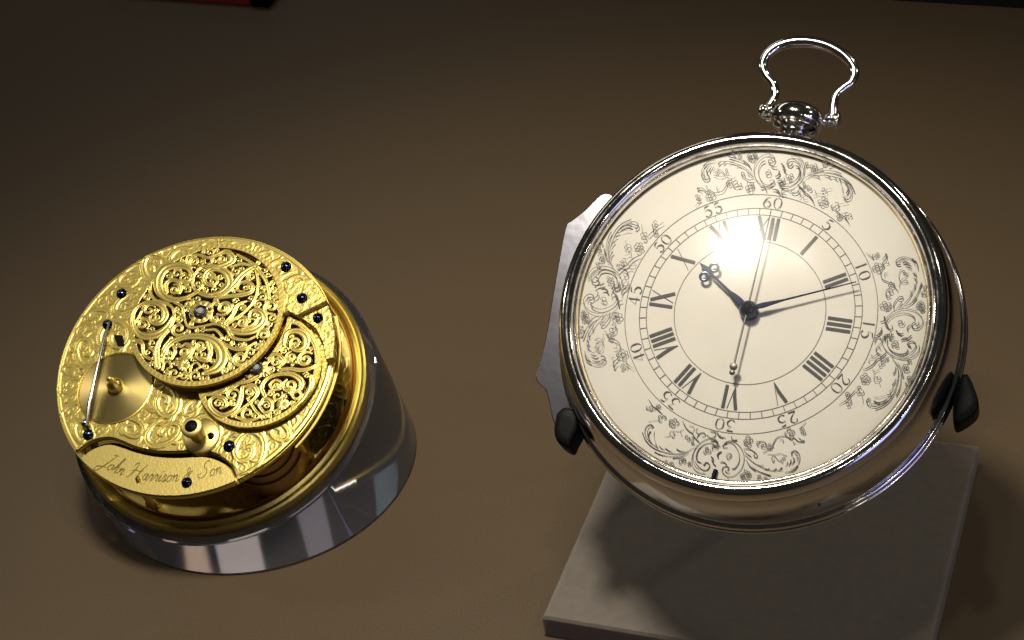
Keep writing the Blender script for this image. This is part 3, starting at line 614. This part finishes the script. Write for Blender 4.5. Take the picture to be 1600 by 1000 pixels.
# engraved signature, one stroke mesh per letter run, following the bridge
GL = {'J': (.62, [[(.62, 1), (.45, .98), (.3, .9)], [(.5, .98), (.42, .3), (.28, -.35), (.08, -.42), (.0, -.25), (.2, -.05), (.6, .06)]]),
 'o': (.34, [[(.24, .42), (.08, .34), (.04, .12), (.14, .0), (.26, .08), (.28, .28), (.2, .42), (.38, .3)]]),
 'h': (.40, [[(.0, .1), (.16, .5), (.24, .95), (.17, 1.0), (.1, .6), (.05, 0)], [(.06, .12), (.18, .4), (.27, .4), (.26, .1), (.3, 0), (.42, .14)]]),
 'n': (.40, [[(0, .3), (.07, .42), (.05, 0)], [(.06, .12), (.18, .4), (.27, .4), (.26, .1), (.3, 0), (.42, .14)]]),
 'H': (.92, [[(.02, .75), (.1, .95), (.26, .98), (.22, .4), (.1, .02), (.0, .08)], [(.8, 1.0), (.66, .6), (.6, .1), (.7, 0), (.86, .1)], [(.08, .45), (.3, .55), (.55, .5), (.78, .6)]]),
 'a': (.38, [[(.28, .38), (.14, .42), (.04, .2), (.08, .02), (.2, .06), (.28, .3), (.29, .4), (.26, .1), (.31, 0), (.4, .12)]]),
 'r': (.30, [[(0, .1), (.1, .42), (.13, .46), (.16, .36), (.24, .38), (.2, .1), (.24, 0), (.32, .12)]]),
 'i': (.22, [[(0, .12), (.1, .42), (.08, .1), (.12, 0), (.24, .12)], [(.13, .62), (.15, .66)]]),
 's': (.28, [[(0, .05), (.14, .46), (.2, .2), (.14, 0), (.04, .03)], [(.14, 0), (.3, .12)]]),
 '&': (.62, [[(.5, .6), (.36, .45), (.2, .1), (.06, .06), (.04, .24), (.2, .42), (.3, .62), (.22, .78), (.14, .62), (.28, .3), (.5, .02)]]),
 'S': (.66, [[(.6, .82), (.5, 1.0), (.3, .95), (.24, .7), (.42, .48), (.44, .2), (.26, 0), (.04, .06), (-.02, .25), (.14, .3)]]), ' ': (.26, [])}
base, _ = spline([mp(110+x/S5, 660+y/S5, ZT) for x, y in ((250, 380), (430, 475), (660, 530), (930, 545), (1160, 520), (1400, 470))], 0, 20)
seglen = np.r_[0, np.cumsum(np.hypot(*np.diff(base, axis=0).T))]
txt = 'John Harrison & Son'; tw = sum(GL[c][0] for c in txt); hs = seglen[-1]/tw; sig = MB(); x0 = 0; zi = 0
for c in txt:
    wd, sts = GL[c]
    for st in sts:
        P, w_ = spline(st, [.010]+[.030, .016]*((len(st)-2)//2)+[.030]*((len(st)-2)%2)+[.010] if len(st) > 2 else [.045, .045], 5); Q = []
        for px, py in P:
            s_ = (x0+px+.25*py)*hs; bx = np.interp(s_, seglen, base[:, 0]); by = np.interp(s_, seglen, base[:, 1]); e_ = np.array((np.interp(s_+.0005, seglen, base[:, 0])-np.interp(s_-.0005, seglen, base[:, 0]), np.interp(s_+.0005, seglen, base[:, 1])-np.interp(s_-.0005, seglen, base[:, 1]))); e_ /= np.linalg.norm(e_)+1e-12
            Q.append((bx-e_[1]*py*hs*.95, by+e_[0]*py*hs*.95))
        zi += 1; sig.ribbon(np.array(Q), w_*hs, ZT-.00020+zi*.000001)
    x0 += wd
sig.obj('signature', 'script', bridge, False)
# ---- pillar plate, ring and inner works
def lat(name, prof, m, parent=mov, seg=160, cx=0, cy=0, cz=0, ang=40): return MB().lathe(prof, seg, cx=cx, cy=cy, cz=cz).obj(name, m, parent, True, ang)
pp = lat('pillar_plate', [(.001, .0036), (.0485, .0036), (.0492, .0048), (.0500, .0052), (.0506, .0046), (.0512, .0042), (.0517, .0050), (.0526, .0052), (.0533, .0046), (.0535, .0030), (.0533, .0004), (.001, .0004)], 'gold')
q = mp(543, 630, .0036); k = MB(); k.box(q[0]-.0012, q[0]+.0012, q[1]-.0012, q[1]+.0012, .0037, .0042); k.obj('square_hole_shade', 'cavity', pp, False)  # dark block painted in for the shade inside the hole
for an in (-40, 32, 100, 172, 244):
    a = math.radians(an); lat('pillar', [(.0026, .0036), (.0028, .006), (.0018, .008), (.0016, .014), (.0018, .022), (.0028, .0242), (.0026, ZT-.002)], 'gold', seg=24, cx=.0445*math.cos(a)+tp[0], cy=.0445*math.sin(a)+tp[1])
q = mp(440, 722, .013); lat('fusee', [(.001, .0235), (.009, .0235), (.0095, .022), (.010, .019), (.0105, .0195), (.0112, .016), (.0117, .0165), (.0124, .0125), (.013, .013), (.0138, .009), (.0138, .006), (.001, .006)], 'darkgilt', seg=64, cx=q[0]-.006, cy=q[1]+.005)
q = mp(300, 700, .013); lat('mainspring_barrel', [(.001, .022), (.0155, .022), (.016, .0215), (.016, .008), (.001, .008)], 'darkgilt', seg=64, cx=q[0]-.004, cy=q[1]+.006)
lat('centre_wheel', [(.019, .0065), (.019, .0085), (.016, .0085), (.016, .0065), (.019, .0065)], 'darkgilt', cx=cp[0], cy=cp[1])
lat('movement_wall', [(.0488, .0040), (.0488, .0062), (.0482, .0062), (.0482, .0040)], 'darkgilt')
# engraved scrolls on the inside of the pillar plate (seen right of the top plate)
ge = Field(.005, .0492, -.045, .03, .0003); rg = np.hypot(ge.X, ge.Y); ge.F[:] = np.maximum(-np.minimum(.048-rg, .004), -.004); acanthus(ge, (rg < .0465) & (rg > .02), .0010, 90, r3, .0035)
ge.mesh(np.minimum(ge.H-.0001, .0475-rg), .0036+.2*ge.H, .0001).obj('engraved_scroll', 'engraved', pp, True, 45)

# ---- balance cock: pierced table
C5 = lambda pts: [mp(180+x/4.168, 370+y/4.168, ZC) for x, y in pts]
COCK = [([(525, 355), (440, 395), (350, 400), (285, 350), (275, 270), (320, 200), (400, 180), (470, 200), (500, 260), (480, 290), (440, 290), (420, 260), (440, 240)], [12, 16, 22, 26, 30, 28, 24, 18, 12, 10, 8, 8, 9]),
 ([(330, 350), (325, 300), (360, 275), (410, 290), (425, 330), (415, 360)], [14, 16, 16, 12, 9, 8]), ([(410, 360), (440, 310), (475, 315), (480, 345), (455, 350)], [7, 7, 7, 7, 8]),
 ([(520, 350), (600, 375), (690, 355), (740, 300), (720, 230), (660, 200), (600, 215), (575, 260), (590, 300), (630, 310), (660, 285), (645, 265)], [12, 18, 24, 28, 24, 22, 18, 16, 14, 12, 9, 9]),
 ([(560, 360), (680, 370), (760, 310), (820, 240), (900, 190), (940, 200)], [8, 16, 22, 22, 18, 8]), ([(560, 185), (510, 240), (500, 310), (530, 355)], [10, 10, 10, 10]), ([(590, 230), (570, 300), (530, 345), (470, 385)], [10, 10, 10, 10]),
 ([(905, 190), (925, 280), (915, 370), (870, 450), (800, 510), (700, 575)], [9, 10, 10, 10, 11, 13]), ([(640, 400), (740, 380), (820, 370), (880, 350), (890, 310), (850, 285), (800, 300), (790, 340), (830, 350)], [8, 14, 18, 16, 12, 12, 10, 8, 8]),
 ([(690, 570), (780, 610), (880, 605), (950, 560), (965, 510), (930, 470), (880, 480), (870, 520), (900, 530)], [12, 22, 26, 24, 20, 16, 12, 9, 8]), ([(700, 565), (760, 500), (790, 440), (850, 410)], [10, 16, 16, 6]), ([(820, 600), (890, 570), (930, 520)], [14, 14, 10]),
 ([(300, 770), (350, 690), (430, 650), (530, 640), (620, 660), (680, 720), (690, 790), (650, 850), (570, 885)], [16, 18, 20, 22, 26, 34, 36, 32, 16]), ([(600, 680), (615, 750), (590, 800), (540, 790), (520, 755), (545, 745)], [18, 16, 14, 11, 9, 9]),
 ([(270, 840), (262, 740), (290, 660), (350, 590), (378, 510), (362, 450), (300, 420), (250, 400), (220, 350), (225, 300)], [20, 20, 16, 12, 10, 10, 10, 10, 10, 9]), ([(300, 810), (310, 720), (360, 650)], [12, 12, 10]),
 ([(480, 880), (492, 830), (525, 812), (548, 840), (525, 855)], [9, 8, 8, 8, 9]), ([(300, 860), (315, 815), (345, 808), (358, 840), (335, 850)], [9, 9, 9, 9, 8]), ([(400, 790), (470, 780), (500, 720), (460, 690), (420, 710)], [12, 14, 13, 10, 9]), ([(360, 790), (385, 740), (370, 700)], [12, 13, 8]),
 ([(378, 500), (330, 580), (260, 630), (170, 640), (120, 590), (108, 510), (140, 450), (210, 420), (290, 440), (320, 500), (290, 550), (240, 555), (220, 515), (250, 495)], [10, 20, 28, 24, 16, 14, 14, 14, 18, 22, 20, 14, 10, 10]), ([(125, 550), (160, 490), (185, 430)], [10, 10, 8]),
 ([(440, 500), (470, 580), (560, 575), (650, 560), (720, 590), (760, 650), (850, 665), (910, 640)], [7, 8, 9, 11, 13, 13, 10, 8]), ([(590, 600), (650, 600), (690, 650), (650, 665), (630, 630)], [10, 10, 10, 9, 8]), ([(690, 680), (760, 720), (830, 725), (910, 680)], [10, 14, 14, 8]), ([(700, 700), (745, 790), (730, 840)], [10, 13, 8]),
 ([(120, 670), (170, 690), (180, 760), (230, 790), (250, 750), (220, 715)], [16, 14, 12, 11, 9, 9]), ([(470, 130), (530, 110), (600, 130), (660, 110), (720, 90), (760, 140), (700, 180), (620, 190), (540, 180)], [9, 10, 13, 15, 18, 24, 20, 16, 9]), ([(450, 180), (465, 120), (520, 85)], [9, 9, 9]),
 ([(380, 140), (300, 210), (230, 290), (150, 400)], [7, 9, 9, 8]), ([(790, 110), (880, 160), (945, 230), (985, 300), (1000, 400)], [9, 12, 14, 12, 10]), ([(750, 190), (820, 170), (880, 180)], [9, 13, 9]), ([(380, 420), (430, 450), (440, 500)], [9, 12, 9])]
kk = 1/4.168*.664/F
def cock_field(c, R_, strokes, conv, step, rose, r, clip=None, thr=.00076, border=.0019):
    f = Field(c[0]-R_-.0008, c[0]+R_+.0008, c[1]-R_-.0008, c[1]+R_+.0008, step)
    rr = np.hypot(f.X-c[0], f.Y-c[1]); lim = R_-rr
    if clip is not None: lim = np.minimum(lim, clip(f.X, f.Y))
    for pts, wid in strokes:
        P, w_ = spline(conv(pts), [x*kk*1.2 for x in wid], 6); f.stroke(P, w_)
    for x, y, q in rose:
        c_ = conv([(x, y)])[0]
        f.F = np.maximum(f.F, q-np.hypot(f.X-c_[0], f.Y-c_[1])); an = np.arctan2(f.Y-c_[1], f.X-c_[0]); d = np.hypot(f.X-c_[0], f.Y-c_[1])
        f.H = np.maximum(f.H, np.where(d < q, .0005+.0004*np.abs(np.cos(an*5))*np.sin(np.clip(d/q, 0, 1)*math.pi), 0))
    f.F = np.maximum(f.F, border-lim); f.F = np.maximum(f.F, -.006)
    f.fill(lim > border*.8, thr, 130, r, wk=.30, cap=.0026)
    f.H = np.where(lim < border, np.maximum(f.H, .00045+.00004*np.sin(np.arctan2(f.Y-c[1], f.X-c[0])*90)*(lim > .0005)*(lim < border*.75)), f.H)
    return f, np.minimum(f.F, lim)
r4 = random.Random(5)
f1, s1 = cock_field(cp, RC, COCK, C5, .00017, [(555, 482, .0044), (440, 830, .0022)], r4)
cock = f1.mesh(s1, ZC-.0009+.30*f1.H, .0017).obj('balance_cock', 'gold', mov, True, 50)
# ---- second cock: partly hidden crescent
C6 = lambda pts: [mp(280+x/4.546, 480+y/4.546, ZK) for x, y in pts]
COV = [([(740, 260), (760, 180), (830, 160), (892, 200), (892, 270), (840, 300), (790, 280), (790, 230), (830, 215), (850, 240)], [12, 16, 20, 22, 20, 16, 11, 10, 9, 9]), ([(700, 440), (780, 430), (850, 440), (920, 430), (970, 400)], [12, 14, 16, 14, 10]),
 ([(600, 620), (580, 560), (620, 500), (700, 470), (790, 470), (855, 510), (855, 570), (800, 605)], [14, 16, 14, 14, 16, 20, 16, 10]), ([(650, 570), (640, 540), (680, 510), (720, 530), (710, 570), (670, 580)], [10]*6),
 ([(440, 560), (430, 640), (390, 720), (300, 760), (230, 720), (210, 660), (250, 630), (310, 640), (330, 690), (290, 710)], [12, 18, 20, 18, 16, 14, 13, 13, 11, 9]), ([(450, 560), (520, 550), (550, 600), (520, 650), (460, 700), (370, 770)], [12, 14, 14, 12, 12, 10]),
 ([(560, 690), (600, 640), (650, 660), (650, 720), (600, 740), (565, 700)], [11]*6), ([(800, 600), (840, 590), (862, 620), (820, 645), (790, 610)], [10]*5), ([(480, 640), (530, 720), (565, 770), (480, 800), (400, 775)], [11]*5), ([(340, 560), (300, 600), (180, 620)], [9, 12, 8]),
 ([(760, 100), (830, 110), (900, 160), (960, 240), (985, 330)], [9, 10, 12, 10, 9]), ([(640, 330), (700, 330), (740, 380), (700, 420)], [12, 14, 12, 10]), ([(930, 480), (930, 560), (880, 650), (800, 720)], [10, 16, 16, 10]), ([(560, 480), (480, 520), (380, 540), (280, 570)], [18, 14, 12, 10])]
f2, s2 = cock_field(c2, R2, COV, C6, .00017, [(553, 420, .0034), (730, 680, .0022)], r4, clip=lambda X, Y: np.hypot(X-cp[0], Y-cp[1])-RC*1.02)
cover = f2.mesh(s2, ZK-.0009+.30*f2.H, .0016).obj('fourth_wheel_cock', 'gold', mov, True, 50)
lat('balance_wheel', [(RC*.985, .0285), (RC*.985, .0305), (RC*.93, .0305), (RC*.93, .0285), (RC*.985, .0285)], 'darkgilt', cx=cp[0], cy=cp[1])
lat('recess_shade_disc', [(.001, .0150), (RC*1.0, .0150)], 'cavity', cx=cp[0], cy=cp[1]); lat('recess_shade_disc', [(.001, .0145), (R2*.99, .0145)], 'cavity', cx=c2[0], cy=c2[1])  # dark discs added below the piercings, so the holes look shaded
# feet of the cocks with their engraved top
ft1 = [mp(x, y, ZC-.001) for x, y in ((434, 436), (452, 441), (484, 433), (498, 447), (510, 469), (463, 492), (449, 485), (436, 492), (425, 470))]
MB().prism(ft1, ZT-.0003, ZC-.0014, .0003).obj('cock_foot', 'foot', cock, True, 30)
ft2 = [mp(x, y, ZK) for x, y in ((463, 493), (510, 470), (518, 490), (523, 520), (521, 558), (508, 561), (504, 535), (492, 512), (475, 500))]
MB().prism(ft2, ZT-.0003, ZK-.0002, .0003).obj('cock_foot', 'foot', cover, True, 30)
# jewels in their settings
for par, (x, y), z in ((cock, (313, 486), ZC), (cover, (400, 574), ZK)):
    q = mp(x, y, z)
    lat('jewel_setting', [(.0024, z-.0004), (.0024, z+.0003), (.0019, z+.0006), (.0013, z+.0003), (.001, z+.0001)], 'steel', par, 32, q[0], q[1])
    MB().ball((*q, z+.0002), .0012, .0012, .0007, 16, 8).obj('jewel', 'jewel', par)
    for sg in (-1, 1):
        MB().ball((q[0]+sg*.0032, q[1]+(sg*.0008 if par is cock else sg*.0030), z), .00062, .00062, .0005, 10, 6).obj('setting_screw', 'steel', par)
# blued screws
def screw(px, py, z, r=.00175, m='blued'):
    q = mp(px, py, z); s_ = MB().lathe([(r*1.0, -.0010), (r, .0002), (r*.92, .0007), (r*.6, .0011), (.0001, .0013)], 24, cx=q[0], cy=q[1], cz=z).obj('screw', m, mov, True, 60)
    t = MB(); a = random.random()*3.14; d = np.array((math.cos(a), math.sin(a)))*r*.85; t.tube([(q[0]-d[0], q[1]-d[1], z+.00105), (q[0], q[1], z+.0013), (q[0]+d[0], q[1]+d[1], z+.00105)], .00018, 6); t.obj('screw_slot', 'rubber', s_)
for x, y, z, r in ((190, 459, ZT, .0019), (168, 507, ZT, .0018), (447, 417, ZT, .0019), (472, 466, ZC-.0013, .0019), (497, 497, ZK, .0018), (358, 697, ZT, .0020), (292, 754, ZT-.0002, .0018), (138, 679, ZT, .0019)): screw(x, y, z, r)
screw(330, 681, ZT+.001, .0011); screw(216, 749, ZT, .0009, 'gold')
# brushed disc with its arbor
lat('brushed_disc', [(.001, ZT-.0001), (RDI-.0006, ZT-.0001), (RDI-.0002, ZT-.0004), (RDI-.0001, ZT-.002)], 'brushed', seg=120, cx=DISC[0], cy=DISC[1], ang=15)
lat('disc_rim', [(RDI+.0003, ZT-.0006), (RDI+.0002, ZT+.0001), (RDI-.0002, ZT+.0002), (RDI-.0003, ZT-.0006)], 'gold', seg=120, cx=DISC[0], cy=DISC[1])
q = mp(178, 600, ZT+.002); ab = lat('disc_arbor', [(.0027, ZT-.0001), (.0028, ZT+.0012), (.0025, ZT+.0024), (.0016, ZT+.0032), (.0011, ZT+.0036), (.0010, ZT+.0062), (.0006, ZT+.0066), (.0001, ZT+.0067)], 'gold', seg=32, cx=q[0], cy=q[1])
# long blued steel lever across the disc
q0 = mp(169, 500, ZT+.0024); q1 = mp(150, 590, ZT+.0024); q2 = mp(134, 664, ZT+.002)
MB().tube([(*q0, ZT+.0014), (*(q0*.6+q1*.4), ZT+.0026), (*q1, ZT+.003), (*(q1*.4+q2*.6), ZT+.0028), (*q2, ZT+.0016)], [.0004, .00048, .0006, .0007, .0006], 8).obj('steel_lever', 'steel', mov)
q = mp(133, 661, ZT+.0015); MB().ball((*q, ZT+.0012), .0015, .0015, .0013, 16, 10).obj('lever_stud', 'steel', mov)
q = mp(188, 531, ZT); k = MB(); k.prism([mp(x, y, ZT) for x, y in ((178, 524), (191, 524), (195, 541), (184, 541))], ZT-.0004, ZT+.0002, .0001); k.obj('square_notch_shade', 'rubber', mov, False)  # black block that paints the dark inside of the notch
# winding arbor on its round seat
q = mp(316, 683, ZT); wa = lat('winding_seat', [(.0062, ZT-.0004), (.0062, ZT+.0006), (.0058, ZT+.0009), (.001, ZT+.0009)], 'satin', seg=48, cx=q[0], cy=q[1])
qa = mp(309, 668, ZT+.003); qt = q+np.array((-.0012, .0005))
lat('winding_arbor', [(.0026, ZT+.0006), (.0026, ZT+.005), (.0036, ZT+.0058), (.0037, ZT+.0072), (.0031, ZT+.0076), (.0022, ZT+.0076), (.0022, ZT+.0066)], 'satin', wa, 32, qt[0], qt[1])
lat('arbor_end', [(.0022, ZT+.0068), (.0012, ZT+.0074), (.0001, ZT+.0077)], 'rubber', wa, 24, qt[0], qt[1])
# second ledge just below the top plate on the right, and the edge chain
seg_a = [math.atan2(*(mp(x, y, ZT)-tp)[::-1]) for x, y in ((470, 672), (522, 556))]
MB().lathe([(RT-.004, ZT-.0042), (RT+.0014, ZT-.0042), (RT+.0014, ZT-.0034), (RT-.004, ZT-.0034)], 40, seg_a[0]-.1, seg_a[1]+.35, cx=tp[0], cy=tp[1]).obj('side_ledge', 'gold', mov)

bpy.context.view_layer.update()
